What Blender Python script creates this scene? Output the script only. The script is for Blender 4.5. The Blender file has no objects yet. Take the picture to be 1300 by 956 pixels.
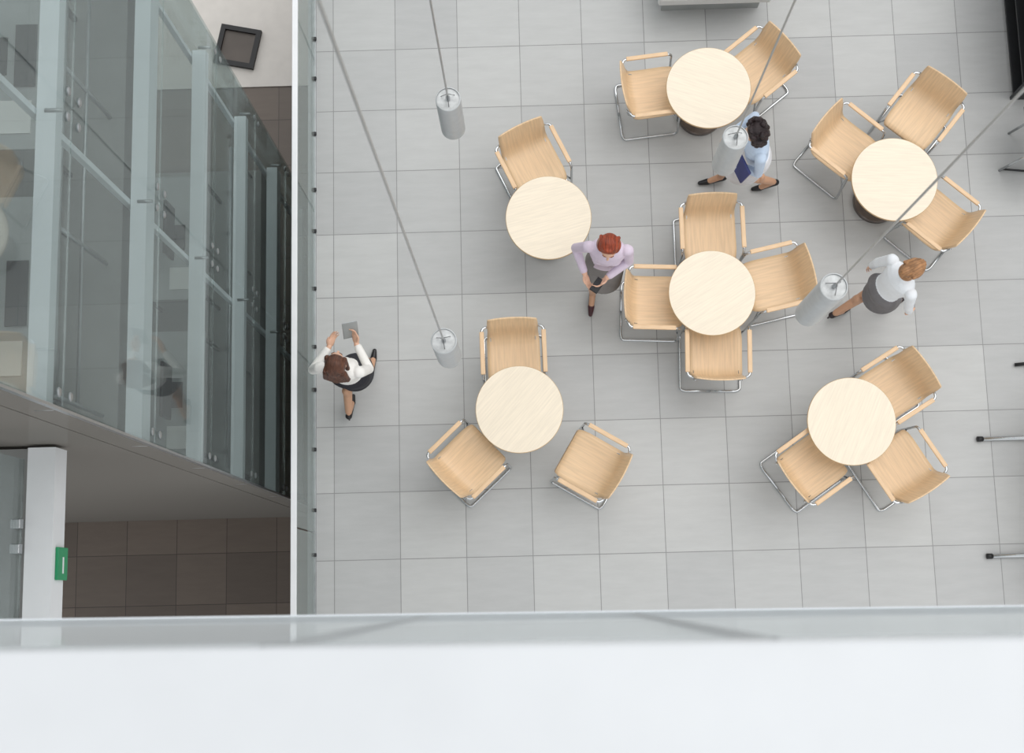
import bpy, bmesh, math, random
from mathutils import Vector, Matrix, Euler
from mathutils.bvhtree import BVHTree
random.seed(7)
S=bpy.context.scene
COL=S.collection
try:
    S.view_settings.view_transform='Standard'
except Exception: pass

# ------------------------------------------------------------------ materials
def lin(c):
    return tuple(((x/255)/12.92 if x/255<=.04045 else ((x/255+.055)/1.055)**2.4) for x in c)+(1,)
def sc(c,k): return tuple(min(1,x*k) for x in c[:3])+(1,)
def mat(name,rgb,rough=.5,metal=0,var=.06,scale=6,bump=0,bscale=60,spec=.5,stretch=(1,1,1),coat=0):
    m=bpy.data.materials.new(name); m.use_nodes=True; nt=m.node_tree; L=nt.links
    b=nt.nodes['Principled BSDF']; c=lin(rgb)
    b.inputs['Roughness'].default_value=rough; b.inputs['Metallic'].default_value=metal
    b.inputs['Specular IOR Level'].default_value=spec
    if coat: b.inputs['Coat Weight'].default_value=coat
    tc=nt.nodes.new('ShaderNodeTexCoord'); mp=nt.nodes.new('ShaderNodeMapping'); mp.inputs['Scale'].default_value=stretch
    L.new(tc.outputs['Object'],mp.inputs[0])
    n=nt.nodes.new('ShaderNodeTexNoise'); n.inputs['Scale'].default_value=scale; n.inputs['Detail'].default_value=4
    L.new(mp.outputs[0],n.inputs['Vector'])
    r=nt.nodes.new('ShaderNodeValToRGB'); r.color_ramp.elements[0].position=.3; r.color_ramp.elements[1].position=.7
    r.color_ramp.elements[0].color=sc(c,1-var*1.5); r.color_ramp.elements[1].color=sc(c,1+var)
    L.new(n.outputs['Fac'],r.inputs[0]); L.new(r.outputs[0],b.inputs['Base Color'])
    if bump:
        n2=nt.nodes.new('ShaderNodeTexNoise'); n2.inputs['Scale'].default_value=bscale
        L.new(mp.outputs[0],n2.inputs['Vector'])
        bp=nt.nodes.new('ShaderNodeBump'); bp.inputs['Strength'].default_value=bump; bp.inputs['Distance'].default_value=.01
        L.new(n2.outputs['Fac'],bp.inputs['Height']); L.new(bp.outputs[0],b.inputs['Normal'])
    return m
def tilemat(name,c1,c2,cm,off,rough,w=.597,h=.605,mortar=.0045,spec=.4,var=.06):
    m=bpy.data.materials.new(name); m.use_nodes=True; nt=m.node_tree; L=nt.links
    b=nt.nodes['Principled BSDF']; b.inputs['Roughness'].default_value=rough; b.inputs['Specular IOR Level'].default_value=spec
    g=nt.nodes.new('ShaderNodeNewGeometry'); mp=nt.nodes.new('ShaderNodeMapping'); mp.inputs['Location'].default_value=off
    L.new(g.outputs['Position'],mp.inputs[0])
    br=nt.nodes.new('ShaderNodeTexBrick'); br.offset=0; br.squash=1
    br.inputs['Scale'].default_value=1; br.inputs['Brick Width'].default_value=w; br.inputs['Row Height'].default_value=h
    br.inputs['Mortar Size'].default_value=mortar; br.inputs['Mortar Smooth'].default_value=.2; br.inputs['Bias'].default_value=-.1
    br.inputs['Color1'].default_value=lin(c1); br.inputs['Color2'].default_value=lin(c2); br.inputs['Mortar'].default_value=lin(cm)
    L.new(mp.outputs[0],br.inputs['Vector'])
    mp2=nt.nodes.new('ShaderNodeMapping'); mp2.inputs['Scale'].default_value=(1,5,1); L.new(g.outputs['Position'],mp2.inputs[0])
    n=nt.nodes.new('ShaderNodeTexNoise'); n.inputs['Scale'].default_value=3; n.inputs['Detail'].default_value=9; n.inputs['Roughness'].default_value=.65; L.new(mp2.outputs[0],n.inputs['Vector'])
    mr=nt.nodes.new('ShaderNodeMapRange'); mr.inputs['From Min'].default_value=.3; mr.inputs['From Max'].default_value=.7
    mr.inputs['To Min'].default_value=1-var; mr.inputs['To Max'].default_value=1+var; L.new(n.outputs['Fac'],mr.inputs[0])
    mx=nt.nodes.new('ShaderNodeVectorMath'); mx.operation='SCALE'; L.new(br.outputs['Color'],mx.inputs[0]); L.new(mr.outputs[0],mx.inputs['Scale'])
    L.new(mx.outputs[0],b.inputs['Base Color'])
    return m
def glassmat(name,tint,gloss=.1,diff=0,dcol=(200,210,210),rough=.02):
    m=bpy.data.materials.new(name); m.use_nodes=True; nt=m.node_tree; L=nt.links
    nt.nodes.remove(nt.nodes['Principled BSDF']); out=nt.nodes['Material Output']
    t=nt.nodes.new('ShaderNodeBsdfTransparent'); t.inputs[0].default_value=lin(tint)
    g=nt.nodes.new('ShaderNodeBsdfGlossy'); g.inputs['Roughness'].default_value=rough; g.inputs['Color'].default_value=(.9,.95,.95,1)
    d=nt.nodes.new('ShaderNodeBsdfDiffuse'); d.inputs[0].default_value=lin(dcol)
    m1=nt.nodes.new('ShaderNodeMixShader'); m1.inputs[0].default_value=diff; L.new(t.outputs[0],m1.inputs[1]); L.new(d.outputs[0],m1.inputs[2])
    m2=nt.nodes.new('ShaderNodeMixShader'); m2.inputs[0].default_value=gloss; L.new(m1.outputs[0],m2.inputs[1]); L.new(g.outputs[0],m2.inputs[2])
    L.new(m2.outputs[0],out.inputs[0]); return m

OFF=(.027,-.345,0)
M_floor=tilemat('stone_tiles_grey',(187,188,187),(175,176,176),(138,138,138),OFF,.42,mortar=.004,var=.045)
M_brown=tilemat('stone_tiles_brown',(116,105,96),(99,90,83),(72,66,62),(0.1,-.58,0),.4,w=.6,h=.6)
M_white=mat('white_painted_metal',(226,228,230),.35,var=.02)
M_cope=mat('white_parapet_coping',(208,211,214),.3,var=.02)
M_wall=mat('white_plaster',(222,222,220),.8,var=.02)
M_top=mat('birch_veneer_pale',(236,223,202),.4,var=.045,scale=5,stretch=(1,14,1))
M_edge=mat('birch_plywood_edge',(205,174,132),.5,var=.12,scale=8,stretch=(1,1,60))
M_shell=mat('birch_plywood_shell',(229,197,158),.38,var=.07,scale=4,stretch=(1,16,1))
M_arm=mat('birch_solid_arm',(225,192,154),.4,var=.06,scale=6,stretch=(2,20,2))
M_chrome=mat('chrome_steel',(205,208,210),.18,1,var=.03)
M_steel=mat('brushed_steel',(175,178,180),.35,.9,var=.08,scale=10,stretch=(1,1,12))
M_alu=mat('lamp_aluminium',(190,193,194),.45,.4,var=.04,scale=20)
M_lampTop=mat('lamp_top_plate',(200,202,202),.5,.2,var=.15,scale=30)
M_dark=mat('dark_metal',(52,53,55),.45,.5,var=.1)
M_seal=mat('grey_joint_seal',(110,112,114),.6,var=.05)
M_black=mat('black_plastic',(26,26,28),.5,var=.1)
M_base=mat('table_base_steel',(112,104,100),.35,.7,var=.15,scale=9)
M_carpet=mat('grey_carpet',(150,150,152),.95,var=.1,scale=80,spec=.1)
M_cable=mat('steel_cable',(190,190,188),.4,.6,var=.05)
M_slab=mat('interior_floor_grey',(134,135,133),.6,var=.12,scale=2)
M_frame=mat('facade_white_frame',(230,235,240),.4,var=.02)
M_grey=mat('grey_laminate',(160,164,164),.5,var=.05)
M_paper=mat('paper_white',(220,220,218),.8,var=.02)
M_green=mat('exit_sign_green',(20,140,90),.4,var=.05)
M_brownpanel=mat('brown_panel',(92,84,78),.5,var=.1,scale=3)
G_fac=glassmat('facade_glass',(235,239,238),.11,.07,(196,200,202),.01)
G_end=glassmat('end_wall_glass',(170,170,166),.05,.7,(146,142,136),.08)
G_bal=glassmat('balustrade_glass',(234,238,237),.08,.3,(192,198,196))
G_guard=glassmat('guard_glass',(240,242,242),.08,.42,(232,235,236))

# ------------------------------------------------------------------ mesh helpers
def link(o,parent=None):
    COL.objects.link(o)
    if parent: o.parent=parent
    return o
def empty(name,loc=(0,0,0),rz=0):
    e=bpy.data.objects.new(name,None); e.location=loc; e.rotation_euler=(0,0,rz); e.empty_display_size=.1; COL.objects.link(e); return e
def me_obj(name,verts,faces,m,parent=None,smooth=False):
    me=bpy.data.meshes.new(name); me.from_pydata([tuple(v) for v in verts],[],faces); me.update()
    if m: me.materials.append(m)
    if smooth:
        for p in me.polygons: p.use_smooth=True
    return link(bpy.data.objects.new(name,me),parent)
def box(name,lo,hi,m,parent=None,bev=0):
    bm=bmesh.new(); bmesh.ops.create_cube(bm,size=1)
    for v in bm.verts:
        v.co=Vector([lo[i]+(v.co[i]+.5)*(hi[i]-lo[i]) for i in range(3)])
    if bev: bmesh.ops.bevel(bm,geom=bm.edges[:],offset=bev,segments=2,affect='EDGES',profile=.5)
    me=bpy.data.meshes.new(name); bm.to_mesh(me); bm.free(); me.materials.append(m)
    return link(bpy.data.objects.new(name,me),parent)
def lathe(name,prof,m,parent=None,seg=48,loc=(0,0,0),smooth=True):
    vs=[];fs=[]
    for r,z in prof:
        for k in range(seg):
            a=2*math.pi*k/seg; vs.append((loc[0]+r*math.cos(a),loc[1]+r*math.sin(a),loc[2]+z))
    n=len(prof)
    for i in range(n-1):
        for k in range(seg):
            fs.append((i*seg+k,i*seg+(k+1)%seg,(i+1)*seg+(k+1)%seg,(i+1)*seg+k))
    fs.append(tuple(range(seg))[::-1]); fs.append(tuple((n-1)*seg+k for k in range(seg)))
    o=me_obj(name,vs,fs,m,parent)
    if smooth:
        for p in o.data.polygons: p.use_smooth=len(p.vertices)==4
        try: o.data.set_sharp_from_angle(angle=math.radians(35))
        except Exception: pass
    return o
def roundpath(pts,rad,seg=6):
    pts=[Vector(p) for p in pts]; out=[pts[0]]
    for i in range(1,len(pts)-1):
        a,b,c=pts[i-1],pts[i],pts[i+1]
        r=min(rad,(a-b).length*.45,(c-b).length*.45)
        p0=b+(a-b).normalized()*r; p1=b+(c-b).normalized()*r
        for k in range(seg+1):
            t=k/seg; out.append(p0*(1-t)**2+b*2*t*(1-t)+p1*t*t)
    out.append(pts[-1]); return out
def tubegeo(pts,r,seg=10):
    vs=[];fs=[];n=len(pts); up=None
    for i,p in enumerate(pts):
        t=(pts[min(i+1,n-1)]-pts[max(i-1,0)]).normalized()
        if up is None: up=Vector((0,0,1)) if abs(t.z)<.9 else Vector((1,0,0))
        s=t.cross(up).normalized(); up=s.cross(t).normalized()
        rr=r[i] if isinstance(r,(list,tuple)) else r
        for k in range(seg):
            a=2*math.pi*k/seg; vs.append(p+s*math.cos(a)*rr+up*math.sin(a)*rr)
    for i in range(n-1):
        for k in range(seg): fs.append((i*seg+k,i*seg+(k+1)%seg,(i+1)*seg+(k+1)%seg,(i+1)*seg+k))
    fs.append(tuple(range(seg))[::-1]); fs.append(tuple((n-1)*seg+k for k in range(seg)))
    return vs,fs
def tube(name,pts,r,m,parent=None,rad=.05,seg=10):
    vs,fs=tubegeo(roundpath(pts,rad),r,seg); return me_obj(name,vs,fs,m,parent,True)

# ------------------------------------------------------------------ room shell
box('floor',(-2.03,-4.5,-.35),(8,8.5,0),M_floor)
box('floor_lower_level',(-11,-4.5,-4.4),(-1.2,6.42,-4.2),M_brown)
box('floor_lower_lobby',(-11,6.42,-4.4),(-1.2,9.5,-4.18),mat('pale_lobby_floor',(214,209,203),.5,var=.03))
box('wall_east',(8,-4.5,-.35),(8.2,8.7,3.6),M_wall)
box('wall_north',(-1.4,8.5,-4.4),(8,8.7,3.6),M_wall)
box('wall_below_floor_edge',(-2.0,-4.5,-4.2),(-1.9,8.5,-.35),M_brownpanel)
box('wall_lower_west',(-11.2,-4.5,-4.4),(-11,9.5,0),M_wall)
box('trim_floor_edge',(-2.06,-4.5,-.35),(-2.03,8.5,.004),M_steel)

# glass balustrade round the void
bal=empty('glass_balustrade',(0,0,0))
y=-3.9;k=0
while y<8.3:
    box('glass_panel_%d'%k,(-2.008,y+.008,.02),(-1.992,y+1.492,.97),G_bal,bal)
    for yy in (.2,.75,1.3):
        b=box('clamp_%d_%d'%(k,int(yy*100)),(-2.018,y+yy-.016,.035),(-1.972,y+yy+.016,.062),M_dark,bal,.005)
    y+=1.5;k+=1
box('top_rail',(-2.045,-3.9,.97),(-1.995,8.4,1.0),M_white,bal,.006)
box('base_channel',(-2.02,-3.9,0),(-1.98,8.4,.03),M_steel,bal)

# ------------------------------------------------------------------ glass facade building
fac=empty('glass_facade')
XF=-2.4; YS=[1.0,2.6,4.3]; ZS=[-4.2,-2.3,-.75,.8,2.37,3.96,5.74,7.4,9.0]
for i in range(2):
    for j in range(len(ZS)-1):
        box('facade_pane_%d_%d'%(i,j),(XF-.012,YS[i]+.006,ZS[j]+.006),(XF,YS[i+1]-.006,ZS[j+1]-.006),G_fac,fac)
for j,z in enumerate(ZS[1:]):
    th=.10 if j not in (1,4) else .2
    box('transom_%d'%j,(XF-.195,1.02,z-th),(XF-.09,4.28,z),M_frame,fac)
for i,y in enumerate([1.06,2.6,4.24]):
    box('mullion_%d'%i,(XF-.24,y-.018,-4.2),(XF-.20,y+.018,9),M_frame,fac)
for i,y in enumerate(YS):
    for j,z in enumerate(ZS[1:]):
        for dy in (-.07,.07):
            yy=y+dy
            if yy<1.0 or yy>4.3: continue
            for dz in (-.09,.09):
                o=lathe('spider_disc_%d_%d_%d_%d'%(i,j,dy>0,dz>0),[(.0,0),(.024,0),(.026,.006),(.018,.012),(0,.012)],M_steel,fac,12)
                o.rotation_euler=(0,math.pi/2,0); o.location=(XF,yy,z+dz)
        tube('spider_arm_%d_%d'%(i,j),[(XF-.15,y,z),(XF-.05,y,z)],.012,M_steel,fac)
box('corner_post',(XF-.03,.985,-4.2),(XF,1.0,9),M_steel,fac)
box('corner_return_pane',(XF-.235,.99,-4.2),(XF-.03,1.01,9),G_end,fac)
box('wall_facade_end',(-8,.99,-4.2),(XF-.245,1.01,9),G_end)
for j,z in enumerate([-.75,3.96]):
    box('floor_office_%d'%(j+1),(-8,1.03,z-.4),(XF-.26,4.27,z-.05),M_slab)
box('wall_facade_north',(-8,4.34,-4.2),(XF-.02,4.36,9),G_fac)
box('wall_office_back',(-8.1,1.03,-4.2),(-8,4.3,9),M_wall)
for j,z0 in enumerate([-4.2,-.8,3.91]):
    pt=empty('office_glass_partition')
    box('pane',(-4.35,1.2,z0),(-4.29,4.2,z0+2.6),G_fac,pt)
    box('rail',(-4.37,1.2,z0+2.55),(-4.27,4.2,z0+2.65),M_frame,pt)
    for yy in (1.2,2.2,3.2,4.15):
        box('post_%d'%(int(yy*10)),(-4.36,yy,z0),(-4.28,yy+.06,z0+2.6),M_frame,pt)
    hr=empty('office_handrail')
    tube('rail_top',[(XF-.36,1.2,z0+.95),(XF-.36,4.2,z0+.95)],.02,M_steel,hr)
    tube('rail_low',[(XF-.36,1.2,z0+.5),(XF-.36,4.2,z0+.5)],.012,M_steel,hr)
    for yy in (1.2,2.2,3.2,4.2): tube('post_%d'%int(yy*10),[(XF-.36,yy,z0),(XF-.36,yy,z0+.95)],.014,M_steel,hr)
def desk(x,y,z,rz):
    e=empty('office_desk',(x,y,z),rz)
    box('top',(-.6,-.32,.71),(.6,.32,.74),M_grey,e,.005)
    for sx in (-.56,.53):
        for sy in (-.3,.27): box('leg_%d_%d'%(sx>0,sy>0),(sx,sy,0),(sx+.03,sy+.03,.71),M_dark,e)
    box('monitor_screen',(-.25,-.05,.86),(.25,-.02,1.18),M_black,e,.006)
    box('monitor_stand',(-.02,-.04,.74),(.02,0,.9),M_black,e)
    box('monitor_foot',(-.12,-.12,.74),(.12,.06,.755),M_black,e)
    box('papers',(-.5,-.28,.74),(-.29,.02,.75),M_paper,e)
    box('keyboard',(-.2,-.3,.74),(.2,-.17,.755),M_dark,e)
def ochair(x,y,z,rz):
    e=empty('office_swivel_chair',(x,y,z),rz)
    box('seat',(-.23,-.23,.42),(.23,.23,.48),M_black,e,.025)
    box('back',(-.27,-.2,.52),(-.23,.2,.95),M_black,e,.018)
    tube('column',[(0,0,.06),(0,0,.42)],.025,M_chrome,e)
    box('back_arm',(-.27,-.03,.42),(-.2,.03,.56),M_black,e)
    for i in range(5):
        a=i*2*math.pi/5; tube('foot_%d'%i,[(0,0,.09),(.27*math.cos(a),.27*math.sin(a),.035)],.018,M_dark,e)
for (x,y,z) in [(-3.3,1.85,3.91),(-3.3,3.35,3.91),(-3.35,1.9,-.8),(-3.35,3.4,-.8)]:
    desk(x,y,z,math.pi/2)
ochair(-3.92,1.9,3.91,0); ochair(-3.94,3.4,-.8,.1)
ww=empty('upper_walkway')
box('edge_beam',(-3.12,-4,4.0),(-2.95,.97,4.22),M_white,ww)
box('deck',(-6,-4,3.95),(-3.12,.97,4.15),M_slab,ww)
box('glass_guard',(-3.16,-4,4.2),(-3.145,.9,5.2),G_fac,ww)
for yy in (-.3,-.15,.35,.5): box('guard_clamp_%d'%int(yy*100+50),(-3.18,yy-.03,4.25),(-3.12,yy+.03,4.31),M_steel,ww,.005)
sg=empty('exit_sign',(0,0,0)); box('sign_body',(-2.95,.16,3.98),(-2.93,.36,4.16),M_green,sg,.004)
box('sign_arrow',(-2.93,.2,4.06),(-2.927,.3,4.08),M_white,sg)
hp=empty('floor_hatch',(-3.62,6.95,-4.18),math.radians(-12))
for nm,a,b in [('frame_s',(-.26,-.26,0),(.26,-.2,.06)),('frame_n',(-.26,.2,0),(.26,.26,.06)),('frame_w',(-.26,-.2,0),(-.2,.2,.06)),('frame_e',(.2,-.2,0),(.26,.2,.06))]:
    box(nm,a,b,M_black,hp)
box('grille',(-.2,-.2,0),(.2,.2,.02),M_brownpanel,hp)

# ------------------------------------------------------------------ photographer's balcony
bc=empty('viewing_balcony',(0,0,0),math.radians(-.6))
box('parapet_coping',(-6,-.26,11.455),(6,-.048,11.5),M_cope,bc,.004)
box('parapet_inner_panel',(-6,-.24,10.4),(6,-.2,11.46),M_white,bc)
box('fascia',(-6,-.13,10.1),(6,-.085,10.42),M_white,bc)
box('floor_deck',(-6,-2.6,10.15),(6,-.13,10.4),M_carpet,bc)
xs=[-4.9,-3.7,-2.5,-1.4,-.28,.24,1.4,2.6,3.8,5.0]
for i in range(len(xs)-1):
    box('guard_pane_%d'%i,(xs[i]+.003,-.06,9.3),(xs[i+1]-.003,-.046,11.46),G_guard,bc)
    box('guard_seal_%d'%i,(xs[i]-.003,-.056,9.3),(xs[i]+.003,-.047,11.45),M_seal,bc)
box('guard_bottom_trim',(-6,-.064,9.288),(6,-.042,9.3),M_frame,bc)

# ------------------------------------------------------------------ tables
tmesh={}
def table(x,y,rz):
    e=empty('round_cafe_table',(x,y,0),rz)
    if not tmesh:
        a=lathe('tabletop',[(0,.715),(.375,.715),(.380,.719),(.380,.736),(.376,.74),(0,.74)],M_top,e,72)
        a.data.materials.append(M_edge)
        for p in a.data.polygons:
            if abs(p.normal.z)<.9 and len(p.vertices)==4: p.material_index=1
        b=lathe('column',[(0,.03),(.034,.03),(.034,.69),(.10,.705),(.10,.715),(0,.715)],M_steel,e,24)
        c=lathe('base_disc',[(0,0),(.205,0),(.21,.006),(.21,.05),(.2,.062),(.05,.07),(.034,.075),(0,.075)],M_base,e,48)
        tmesh.update(tabletop=a.data,column=b.data,base_disc=c.data)
    else:
        for k,v in tmesh.items(): link(bpy.data.objects.new(k,v),e)
for i,(x,y) in enumerate([(1.66,4.44),(3.26,3.54),(.19,3.28),(1.60,2.56),(-.11,1.58),(2.74,1.40)]):
    table(x,y,math.radians(17*i-20))

# ------------------------------------------------------------------ chairs (local +X = facing)
cm={}
def chair(x,y,deg):
    e=empty('birch_armchair',(x,y,0),math.radians(deg))
    if cm:
        for k,v in cm.items():
            o=link(bpy.data.objects.new(k,v[0]),e)
            if v[1]:
                s=o.modifiers.new('thick','SOLIDIFY'); s.thickness=.012; s.offset=0
        return e
    prof=[(.235,.425),(.225,.443),(.19,.452),(.12,.452),(.04,.447),(-.04,.442),(-.12,.441),(-.17,.448),(-.205,.470),(-.228,.510),(-.243,.56),(-.258,.63),(-.273,.70),(-.288,.76),(-.300,.81),(-.303,.822)]
    n=len(prof); NA=12; vs=[];fs=[]
    for i,(px,pz) in enumerate(prof):
        w=.235
        if i<=3: w=.235-[.035,.018,.006,0][i]
        if i>=7: w=.235-.012*min(1,(i-7)/3)
        if i>=n-3: w-=[.003,.008,.018][i-(n-3)]
        for a in range(NA+1):
            t=-1+2*a/NA
            curve=.016*(t*t) if i>=9 else .016*t*t*max(0,(i-6))/3
            dz=.006*t*t if i<8 else 0
            vs.append((px+curve,w*t,pz+dz))
    for i in range(n-1):
        for a in range(NA): fs.append((i*(NA+1)+a,i*(NA+1)+a+1,(i+1)*(NA+1)+a+1,(i+1)*(NA+1)+a))
    sh=me_obj('seat_shell',vs,fs,M_shell,e,True); s=sh.modifiers.new('thick','SOLIDIFY'); s.thickness=.012; s.offset=0
    cm['seat_shell']=(sh.data,True)
    for sd,nm in ((1,'left'),(-1,'right')):
        yy=.272*sd
        o=tube('frame_'+nm,[(-.262,.215*sd,.66),(-.24,yy,.665),(.20,yy,.655),(.235,yy,.012),(-.27,yy,.012),(-.285,.23*sd,.012),(-.285,0,.012)],.0115,M_chrome,e,.05)
        cm['frame_'+nm]=(o.data,False)
        o=box('armrest_'+nm,(-.215,yy-.02,.664),(.165,yy+.02,.686),M_arm,e,.007); cm['armrest_'+nm]=(o.data,False)
        o=tube('seat_rail_'+nm,[(.222,yy,.30),(.16,.2*sd,.43),(-.13,.2*sd,.428),(-.252,.2*sd,.50),(-.275,.2*sd,.64)],.009,M_chrome,e,.05); cm['seat_rail_'+nm]=(o.data,False)
    o=tube('cross_tube',[(.15,-.2,.428),(.15,.2,.428)],.009,M_chrome,e); cm['cross_tube']=(o.data,False)
    o=tube('cross_tube_rear',[(-.12,-.2,.424),(-.12,.2,.424)],.009,M_chrome,e); cm['cross_tube_rear']=(o.data,False)
    return e
CH=[(1.18,4.51,6),(2.13,4.68,218),(2.90,3.93,-42),(3.59,4.20,230),(3.66,3.25,138),(.08,3.84,-65),
    (1.64,3.14,-90),(1.13,2.55,-3),(2.18,2.70,192),(1.64,2.08,88),(-.15,2.07,-89),(-.56,1.18,43),(.49,1.12,149),
    (3.15,1.70,211),(2.43,1.05,34),(3.19,1.04,121)]
for c in CH: chair(*c)

# ------------------------------------------------------------------ pendant lamps
def lamp(x,y,zb=5.0,Lh=.5):
    e=empty('pendant_lamp',(x,y,zb)); k=Lh-.5
    lathe('housing',[(.060,.012),(.0685,0),(.070,.004),(.070,.497+k),(.066,.5+k),(.064,.5+k),(.064,.488+k),(0,.488+k)],M_alu,e,40)
    lathe('top_plate',[(0,.486+k),(.062,.486+k),(.062,.492+k),(.02,.494+k),(0,.494+k)],M_lampTop,e,32)
    lathe('cable_grip',[(0,.494+k),(.012,.494+k),(.012,.53+k),(.006,.55+k),(0,.55+k)],M_steel,e,14)
    lathe('diffuser',[(0,.01),(.058,.01),(.058,.014),(0,.014)],M_wall,e,32)
    for a in (0.6,2.7,4.8):
        tube('stay_%d'%int(a*10),[(.045*math.cos(a),.045*math.sin(a),.49+k),(0,0,.58+k)],.0018,M_dark,e,seg=6)
    tube('suspension_cable',[(0,0,.54+k),(0,0,15.96-zb)],.0052,M_cable,e,seg=8)
    lathe('ceiling_rose',[(0,15.94-zb),(.05,15.94-zb),(.05,16.0-zb),(0,16.0-zb)],M_alu,e,24)
for p in [(-.46,1.34),(-.415,2.685),(1.515,1.47,5.3,.7),(1.145,2.42)]: lamp(*p)
rt=empty('roof_truss')
for i,y in enumerate((1.435,2.55)):
    box('beam_%d'%i,(-8,y-.18,16.0),(8,y+.18,16.3),M_white,rt)
for i,x in enumerate((-8.4,8.2)):
    box('edge_beam_%d'%i,(x,-4,16.0),(x+.2,8,16.3),M_white,rt)
    for j,yy in enumerate((-4,7.8)): box('post_%d_%d'%(i,j),(x,yy,-4.2 if x<0 else -.35),(x+.2,yy+.2,16.0),M_white,rt)

# ------------------------------------------------------------------ furniture on the frame edges
rk=empty('magazine_rack',(.30,-.12,0))
box('side_south',(4.30,4.62,0),(4.75,4.65,1.0),M_dark,rk)
box('side_north',(4.30,6.2,0),(4.75,6.23,1.0),M_dark,rk)
for i,z in enumerate((.08,.36,.66,.97)): box('shelf_%d'%i,(4.30,4.65,z),(4.75,6.2,z+.025),M_dark,rk)
box('back',(4.73,4.65,0),(4.75,6.2,1.0),M_black,rk)
for i in range(10): box('magazine_%d'%i,(4.34,4.75+i*.145,.995),(4.56,4.75+i*.145+.11,1.003+.004*(i%3)),M_grey if i%2 else M_black,rk)
for i in range(9): box('magazine_low_%d'%i,(4.32,4.78+i*.15,.685),(4.5,4.78+i*.15+.11,.695),M_paper if i%2 else M_grey,rk)
st=empty('side_table',(.06,-.05,0))
box('top',(4.47,3.72,.52),(5.0,4.3,.55),M_dark,st,.005)
for i,(x,y) in enumerate(((4.38,3.86),(4.9,3.8),(4.5,4.22),(4.9,4.22))): tube('leg_%d'%i,[(x,y,0),(x+.12*(i%2==0),y,.52)],.012,M_chrome,st)
tube('stretcher',[(4.39,3.87,.02),(4.9,3.81,.02)],.01,M_dark,st)
bt=empty('meeting_table',(0,0,0))
box('top',(4.62,-.1,.715),(5.42,1.62,.74),M_top,bt,.004)
for i,y in enumerate((.24,1.29)):
    tube('foot_%d'%i,[(4.06,y,.025),(5.0,y,.03),(5.9,y,.025)],.02,M_chrome,bt)
    o=tube('foot_cap_%d'%i,[(4.02,y,.025),(4.07,y,.025)],.024,M_black,bt)
    tube('upright_%d'%i,[(5.0,y,.03),(5.0,y,.715)],.025,M_chrome,bt)
box('spine',(4.97,.24,.64),(5.03,1.29,.70),M_chrome,bt)
cs=empty('coat_stand',(4.78,1.98,0))
tube('pole',[(0,0,.02),(0,0,1.75)],.018,M_dark,cs)
for i in range(4):
    a=math.pi/2*i+.05; c,s_=math.cos(a),math.sin(a)
    tube('foot_%d'%i,[(0,0,.09),(.2*c,.2*s_,.05),(.36*c,.36*s_,.018)],.016,M_black,cs)
    tube('hook_%d'%i,[(0,0,1.62),(.1*c,.1*s_,1.6),(.15*c,.15*s_,1.72)],.009,M_dark,cs)
bn=empty('upholstered_bench',(0,.08,0))
box('seat',(1.28,5.31,.36),(2.33,5.9,.5),M_wall,bn,.02)
box('plinth',(1.34,5.42,0),(2.27,5.85,.36),M_grey,bn)

# ------------------------------------------------------------------ people
def sphere_geo(c,r,R=None,seg=16,rings=10):
    vs=[];fs=[];R=R or Matrix.Identity(3);c=Vector(c)
    if not isinstance(r,(tuple,list)): r=(r,r,r)
    vs.append(c+R@Vector((0,0,r[2])))
    for i in range(1,rings):
        t=math.pi*i/rings
        for k in range(seg):
            a=2*math.pi*k/seg
            vs.append(c+R@Vector((r[0]*math.sin(t)*math.cos(a),r[1]*math.sin(t)*math.sin(a),r[2]*math.cos(t))))
    vs.append(c+R@Vector((0,0,-r[2])))
    for k in range(seg): fs.append((0,1+k,1+(k+1)%seg))
    for i in range(rings-2):
        for k in range(seg):
            a=1+i*seg+k;b=1+i*seg+(k+1)%seg; fs.append((a,a+seg,b+seg,b))
    l=len(vs)-1;s=1+(rings-2)*seg
    for k in range(seg): fs.append((l,s+(k+1)%seg,s+k))
    return vs,fs
def caps_geo(a,b,ra,rb,seg=14):
    a=Vector(a);b=Vector(b);t=(b-a);L=t.length or 1e-5;t=t/L
    pts=[];rs=[]
    for k in range(5):
        q=math.pi/2*k/5; pts.append(a-t*ra*math.cos(q)); rs.append(max(ra*math.sin(q),ra*.05))
    pts+= [a,b]; rs+=[ra,rb]
    for k in range(4,-1,-1):
        q=math.pi/2*k/5; pts.append(b+t*rb*math.cos(q)); rs.append(max(rb*math.sin(q),rb*.05))
    up=Vector((0,0,1)) if abs(t.z)<.9 else Vector((1,0,0)); s=t.cross(up).normalized(); u=s.cross(t)
    vs=[];fs=[];n=len(pts)
    for p,r in zip(pts,rs):
        for k in range(seg):
            an=2*math.pi*k/seg; vs.append(p+s*math.cos(an)*r+u*math.sin(an)*r)
    for i in range(n-1):
        for k in range(seg): fs.append((i*seg+k,i*seg+(k+1)%seg,(i+1)*seg+(k+1)%seg,(i+1)*seg+k))
    fs.append(tuple(range(seg))[::-1]); fs.append(tuple((n-1)*seg+k for k in range(seg)))
    return vs,fs
def loft_geo(rings,seg=28,twist=0):
    vs=[];fs=[];n=len(rings)
    for (cx,cy,cz,rx,ry,tw) in rings:
        for k in range(seg):
            a=2*math.pi*k/seg; x=rx*math.cos(a);y=ry*math.sin(a)
            vs.append(Vector((cx+x*math.cos(tw)-y*math.sin(tw),cy+x*math.sin(tw)+y*math.cos(tw),cz)))
    for i in range(n-1):
        for k in range(seg): fs.append((i*seg+k,i*seg+(k+1)%seg,(i+1)*seg+(k+1)%seg,(i+1)*seg+k))
    fs.append(tuple(range(seg))[::-1]); fs.append(tuple((n-1)*seg+k for k in range(seg)))
    return vs,fs
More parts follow.
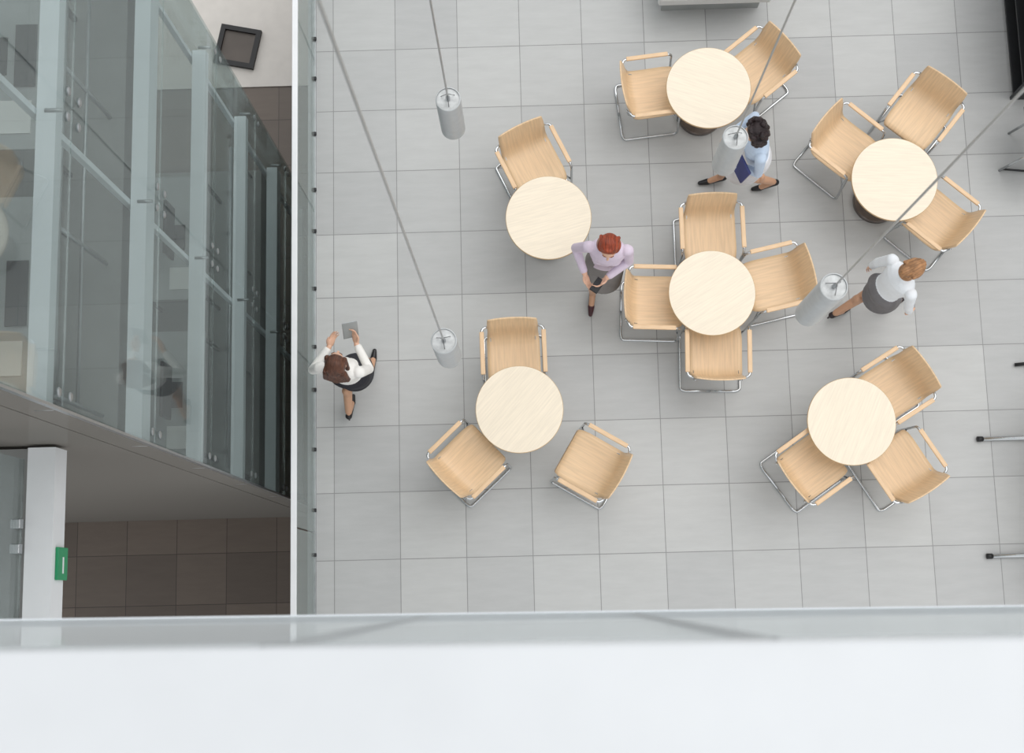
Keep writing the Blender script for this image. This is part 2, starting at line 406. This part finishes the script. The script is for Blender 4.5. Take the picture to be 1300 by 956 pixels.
def ik(a,c,l1,l2,pole):
    a=Vector(a);c=Vector(c);d=c-a;L=d.length
    if L>(l1+l2)*.995: c=a+d.normalized()*(l1+l2)*.995; d=c-a; L=d.length
    x=(l1*l1-l2*l2+L*L)/(2*L); h=math.sqrt(max(0,l1*l1-x*x)); dn=d/L
    p=Vector(pole)-dn*Vector(pole).dot(dn); p.normalize()
    return a+dn*x+p*h,c
def woman(loc,deg,cfg,mats):
    G={}
    def add(lab,g):
        V,F=G.setdefault(lab,([],[])); n=len(V); V.extend(g[0]); F.extend([tuple(i+n for i in f) for f in g[1]])
    s=cfg.get('stride',.4); lean=cfg.get('lean',0.0); side=cfg.get('side',0.0); tw=cfg.get('twist',0.0)
    hz=.925-s*s*.12
    knees={}
    lead=cfg.get('lead',-1)
    for sd in (1,-1):
        front=(sd==lead)
        fx=(s/2 if front else -s/2)
        az=.125 if front else .17
        hip=Vector((0,.088*sd,hz)); ank=Vector((fx-.02,.07*sd,az))
        knee,ank=ik(hip,ank,.415,.405,(1,0,0)); knees[sd]=(hip,knee)
        add('legs',caps_geo(hip,knee,.074,.052)); add('legs',caps_geo(knee,ank,.05,.032))
        cf=knee.lerp(ank,.3)+Vector((-.02,0,0)); add('legs',sphere_geo(cf,(.047,.046,.10)))
        bx=ank.x
        add('legs',caps_geo(ank,(bx+.09,.07*sd,.05),.031,.026))
        if front: toe=(bx+.185,.07*sd,.02); ball=(bx+.11,.07*sd,.026); heel=(bx-.035,.07*sd,.082); hb=(bx-.045,.07*sd,.008)
        else: toe=(bx+.165,.07*sd,.02); ball=(bx+.10,.07*sd,.03); heel=(bx-.035,.07*sd,.125); hb=(bx-.06,.07*sd,.05)
        add('shoes',caps_geo(ball,toe,.032,.02)); add('shoes',caps_geo(heel,ball,.032,.028)); add('shoes',caps_geo(heel,hb,.016,.009))
    def at(z):
        pts=[]
        for sd in (1,-1):
            h,k=knees[sd]; t=(h.z-z)/(h.z-k.z) if h.z!=k.z else 1; pts.append(h.lerp(k,t))
        return pts
    rings=[]
    hem=cfg.get('hem',.54)
    for i in range(7):
        z=hem+(hz-.02-hem)*i/6
        a,b=at(z); cx=(a.x+b.x)/2; rx=abs(a.x-b.x)/2+.088; ry=abs(a.y-b.y)/2+.088
        if z>hz-.1: rx=max(rx,.115); ry=max(ry,.168)
        rings.append((cx-.01,0,z,rx+.012*(i==0),ry,0))
    rings.append((-.012,0,hz+.04,.112,.162,0)); rings.append((0,0,hz+.12,.092,.132,0))
    add('skirt',loft_geo(rings))
    def T(z,x=0,y=0):
        k=max(0,(z-hz))/.5; a=tw*k
        return Vector((lean*k*k**.3+x*math.cos(a)-y*math.sin(a), side*k+x*math.sin(a)+y*math.cos(a), z))
    tr=[]
    for z,rx,ry,xo in [(hz+.02,.105,.155,0),(hz+.08,.098,.138,0),(hz+.14,.09,.126,0),(hz+.22,.096,.132,.005),(hz+.30,.112,.146,.012),(hz+.37,.112,.155,.01),(hz+.43,.10,.158,0),(hz+.475,.082,.13,-.005),(hz+.51,.058,.075,-.01)]:
        c=T(z,xo); tr.append((c.x,c.y,c.z,rx,ry,tw*(z-hz)/.5))
    add('blouse',loft_geo(tr))
    for sd in (1,-1): add('blouse',sphere_geo(T(hz+.31,.065,.058*sd),(.055,.068,.062)))
    neck=T(hz+.51,-.008)
    add('blouse',caps_geo(neck-Vector((0,0,.02)),neck+Vector((0,0,.004)),.056,.05))
    hd=cfg.get('head',(0,0)); R=Euler((0,hd[0],hd[1]+tw),'XYZ').to_matrix()
    C=neck+Vector((.015+.10*math.sin(hd[0]),0,.155))
    add('skin',caps_geo(neck,C-Vector((0.01,0,.06)),.046,.047))
    P=lambda x,y,z:C+R@Vector((x,y,z))
    add('skin',sphere_geo(C,(.092,.072,.108),R,24,16)); add('skin',sphere_geo(P(.035,0,-.06),(.05,.05,.05),R)) 
    add('skin',caps_geo(P(.088,0,.005),P(.108,0,-.022),.009,.013))
    for sd in (1,-1):
        add('skin',sphere_geo(P(-.002,.076*sd,-.005),(.02,.009,.03),R)); add('eye',sphere_geo(P(.077,.031*sd,.008),(.014,.015,.009),R))
        add('iris',sphere_geo(P(.088,.031*sd,.008),(.006,.0065,.0075),R))
        add('hair',caps_geo(P(.086,.02*sd,.03),P(.076,.044*sd,.031),.006,.005))
    add('lips',sphere_geo(P(.082,0,-.052),(.012,.022,.008),R))
    add('hair',sphere_geo(P(-.02,0,.024),(.094,.086,.108),R,24,16))
    add('hair',sphere_geo(P(-.05,0,-.035),(.058,.076,.085),R))
    st=cfg['hair']
    rnd=random.Random(cfg.get('seed',1))
    if st=='long':
        for j in range(9):
            yy=(-4+j)*.018
            a=P(-.07,yy,-.03); b=P(-.10+.01*abs(j-4)*.5,yy*1.25,-.15); c=b+Vector((.015,0,-.09+.01*rnd.random()))
            add('hair',caps_geo(a,b,.03,.024)); add('hair',caps_geo(b,c,.024,.012))
        for sd in (1,-1): add('hair',caps_geo(P(.03,.07*sd,.05),P(-.0,.085*sd,-.1),.024,.02))
    if st=='bob':
        for j in range(26):
            a=-2.2+4.4*j/25; x=-math.cos(a)*.075-.012; yy=math.sin(a)*.088
            add('hair',caps_geo(P(x*.85,yy*.85,.03),P(x,yy,-.085+.01*rnd.random()),.022,.016))
    if st=='curly':
        for j in range(70):
            a=rnd.uniform(-2.3,2.3); z=rnd.uniform(-.16,.12); k=math.sqrt(max(.15,1-(z/.19)**2))
            add('hair',sphere_geo(P(-math.cos(a)*.088*k-.015,math.sin(a)*.10*k,z),rnd.uniform(.018,.03),R,8,6))
    if st=='bun':
        add('hair',sphere_geo(P(-.11,0,.045),(.042,.048,.045),R)); 
        for j in range(6):
            a=j*math.pi/3; add('hair',caps_geo(P(-.11+.012,math.cos(a)*.035,.045+math.sin(a)*.035),P(-.145,math.cos(a)*.012,.045+math.sin(a)*.012),.014,.012))
    for j in range(-3,4):
        add('hair',caps_geo(P(.035-.004*j*j,.018*j,.115-.004*j*j),P(-.08,.024*j,.075-.003*j*j),.016,.016))
    hands={}
    for sd,key in ((1,'L'),(-1,'R')):
        sh=T(hz+.44,0,.168*sd); tgt=cfg['hand'+key]
        elbow,wr=ik(sh,tgt,.275,.235,cfg.get('pole'+key,(-.6,.5*sd,-.5)))
        add('blouse',sphere_geo(sh+Vector((0,-.012*sd,.004)),(.052,.05,.05)))
        add('blouse',caps_geo(sh,elbow,.049,.041)); 
        cuff=elbow.lerp(wr,.86); add('blouse',caps_geo(elbow,cuff,.041,.034))
        add('skin',caps_geo(elbow,wr,.03,.024))
        d=(wr-elbow).normalized(); 
        gd=cfg.get('gd'+key); 
        if gd: d=(Vector(gd).normalized()+d*.4).normalized()
        pn=Vector(cfg.get('palm'+key,(0,-sd,0))); pn=(pn-d*pn.dot(d)).normalized()
        sdv=d.cross(pn).normalized()
        fwd=Vector((1,0,0.3)); 
        if sdv.dot(fwd)<0: sdv=-sdv
        HR=Matrix((d,sdv,pn)).transposed()
        pc=wr+d*.045; add('skin',sphere_geo(pc,(.052,.038,.015),HR)); add('skin',sphere_geo(pc+d*.015,(.036,.036,.014),HR))
        curl=cfg.get('curl'+key,.5)
        for fi,(off,ln) in enumerate([(.028,.072),(.0095,.08),(-.0095,.075),(-.027,.06)]):
            b=wr+d*.078+sdv*off; dirv=(d+pn*curl*.4+sdv*off*2).normalized(); rr=.0088-.0006*fi; p=b
            for q,fr in enumerate((.45,.32,.25)):
                e2=p+dirv*ln*fr; add('skin',caps_geo(p,e2,rr,rr-.0008,10)); p=e2; rr-=.0007
                dirv=(dirv+pn*curl*.8).normalized()
        b=wr+d*.025+sdv*.026; t1=b+(d*.7+sdv*.75+pn*.25).normalized()*.036; t2=t1+(d*.95+sdv*.25+pn*.35).normalized()*.03
        add('skin',caps_geo(b,t1,.013,.0105,10)); add('skin',caps_geo(t1,t2,.0105,.0085,10))
        hands[key]=(wr+d*.075+pn*.02,HR)
    V=[];F=[];trees={}
    for lab,(v,f) in G.items():
        n=len(V); V+=v; F+=[tuple(i+n for i in q) for q in f]
        trees[lab]=BVHTree.FromPolygons([tuple(p) for p in v],f)
    me=bpy.data.meshes.new('tmp'); me.from_pydata([tuple(v) for v in V],[],F); me.update()
    bm=bmesh.new(); bm.from_mesh(me); bmesh.ops.recalc_face_normals(bm,faces=bm.faces[:]); bm.to_mesh(me); bm.free()
    tmp=bpy.data.objects.new('tmp',me); COL.objects.link(tmp)
    md=tmp.modifiers.new('r','REMESH'); md.mode='VOXEL'; md.voxel_size=.0048; md.use_smooth_shade=True
    dg=bpy.context.evaluated_depsgraph_get(); dg.update()
    nm=bpy.data.meshes.new_from_object(tmp.evaluated_get(dg)); 
    bpy.data.objects.remove(tmp)
    labs=list(G.keys()); nm.materials.clear()
    for l in labs: nm.materials.append(mats[l])
    il,isk=labs.index('legs'),labs.index('skirt')
    for p in nm.polygons:
        c=p.center; best=None;bi=0
        for i,l in enumerate(labs):
            r=trees[l].find_nearest(c,.03)
            if r[0] is not None and (best is None or r[3]<best): best=r[3];bi=i
        if bi==il and c.z>hem-.004: bi=isk
        p.material_index=bi; p.use_smooth=True
    nm.name='woman_body'
    ob=bpy.data.objects.new('woman',nm); ob.location=(loc[0],loc[1],0); ob.rotation_euler=(0,0,math.radians(deg)); COL.objects.link(ob)
    zs=min(v.co.z for v in nm.vertices); ob.location.z=-zs
    sm=ob.modifiers.new('smooth','SMOOTH'); sm.factor=.5; sm.iterations=2
    return ob,hands
skinM=mat('skin_light',(222,178,152),.5,var=.03,scale=20)
def wm(bl,sk,hair,shoe,legs=(205,160,130),bump=.35):
    return dict(blouse=mat('blouse_cloth',bl,.8,var=.03,scale=9,bump=bump,bscale=14),skirt=mat('skirt_cloth',sk,.85,var=.08,scale=9,bump=.2,bscale=18),
        hair=mat('hair',hair,.42,var=.35,scale=14,bump=.8,bscale=40,stretch=(1,6,1)),shoes=mat('leather_pumps',shoe,.3,var=.1),
        legs=mat('stocking_legs',legs,.5,var=.03),skin=skinM,eye=mat('eye',(235,232,228),.2,var=.1),iris=mat('iris',(60,42,30),.2),lips=mat('lips',(180,90,85),.4,var=.05))
def holdbox(name,ob,pos,size,rot,m,m2=None):
    e=bpy.data.objects.new(name,None); COL.objects.link(e)
    Mw=Matrix.Translation(ob.location)@Euler(ob.rotation_euler).to_matrix().to_4x4()@Matrix.Translation(pos)@Euler(rot).to_matrix().to_4x4()
    e.matrix_world=Mw
    hx,hy,hz=[q/2 for q in size]
    box('body',(-hx,-hy,-hz),(hx,hy,hz),m,e,min(size)*.3)
    if m2: box('screen',(-hx*.9,-hy*.88,hz),(hx*.9,hy*.88,hz+.0008),m2,e)
    return e
w,h=woman((-1.56,1.89),82,dict(stride=.42,lead=-1,lean=-.03,side=.02,hair='long',head=(.12,.0),handL=(.19,.17,1.12),handR=(.24,-.06,1.13),gdR=(.9,.2,.3),gdL=(1,-.2,.2),palmL=(0,-.6,.5),palmR=(0,.6,.6),curlR=.9,hem=.56),
    wm((238,236,232),(40,40,48),(96,58,40),(30,28,30)))
holdbox('tablet_computer',w,(.345,.0,1.19),(.19,.13,.008),(.3,-1.0,.1),M_steel,M_grey)
w,h=woman((.67,2.84),-97,dict(stride=.30,lead=-1,lean=.01,hair='bob',head=(.3,0),handL=(.19,.02,1.06),handR=(.17,-.17,1.04),poleR=(-.15,-.35,-.9),poleL=(-.15,.35,-.9),gdL=(.6,-.5,0),palmL=(-.3,-.6,.5),palmR=(0,.6,.5),curlL=.8,hem=.56,seed=3),
    wm((214,200,216),(128,124,122),(150,62,34),(70,36,42)))
holdbox('smartphone',w,(.27,-.055,1.08),(.14,.075,.012),(0,-.2,-.5),M_black,M_dark)
w,h=woman((2.03,3.75),188,dict(stride=.46,lead=-1,lean=.08,side=.0,hair='curly',head=(.25,.0),handL=(.25,.08,1.04),handR=(.18,-.22,.98),gdL=(.4,-.8,0),palmL=(-1,0,.2),hem=.56,seed=5),
    wm((196,212,232),(226,226,230),(38,24,26),(24,24,28)))
holdbox('document_folder',w,(.215,.10,1.10),(.025,.31,.22),(0,-.25,.25),mat('navy_folder',(52,58,110),.5,var=.1))
w,h=woman((3.05,2.50),24,dict(stride=.46,lead=-1,lean=.06,hair='bun',head=(.3,0),handL=(.03,.25,.82),handR=(.13,-.25,.84),palmL=(.2,-1,0),hem=.56,seed=9),
    wm((232,236,240),(118,116,118),(170,124,84),(40,30,34)))

# ------------------------------------------------------------------ light
wd=bpy.data.worlds.new('World'); S.world=wd; wd.use_nodes=True
bg=wd.node_tree.nodes['Background']; bg.inputs[0].default_value=(.97,.985,1,1); bg.inputs[1].default_value=1.0
sn=bpy.data.lights.new('skylight_sun','SUN'); sn.energy=1.4; sn.angle=math.radians(55); sn.color=(1,.985,.96)
so=bpy.data.objects.new('skylight_sun',sn); so.rotation_euler=(math.radians(-12),math.radians(22),0); COL.objects.link(so)

# ------------------------------------------------------------------ camera
f=1805.0
N=Vector((32,322,1805)).normalized()
Yc=Vector((-250,-10118,1805)); Yc=(Yc-N*Yc.dot(N)).normalized()
Zc=-N; Xc=Yc.cross(Zc)
right=Vector((Xc[0],Yc[0],Zc[0])); down=Vector((Xc[1],Yc[1],Zc[1])); fw=Vector((Xc[2],Yc[2],Zc[2]))
M=Matrix((right,-down,-fw)).transposed().to_4x4(); M.translation=Vector((0,0,12.93))
cd=bpy.data.cameras.new('camera'); cam=bpy.data.objects.new('camera',cd); COL.objects.link(cam); cam.matrix_world=M
cd.sensor_width=36; cd.lens=36*f/1300; cd.shift_y=-45/1300; cd.clip_start=.05; cd.clip_end=200
cd.dof.use_dof=True; cd.dof.focus_distance=12; cd.dof.aperture_fstop=5
S.camera=cam
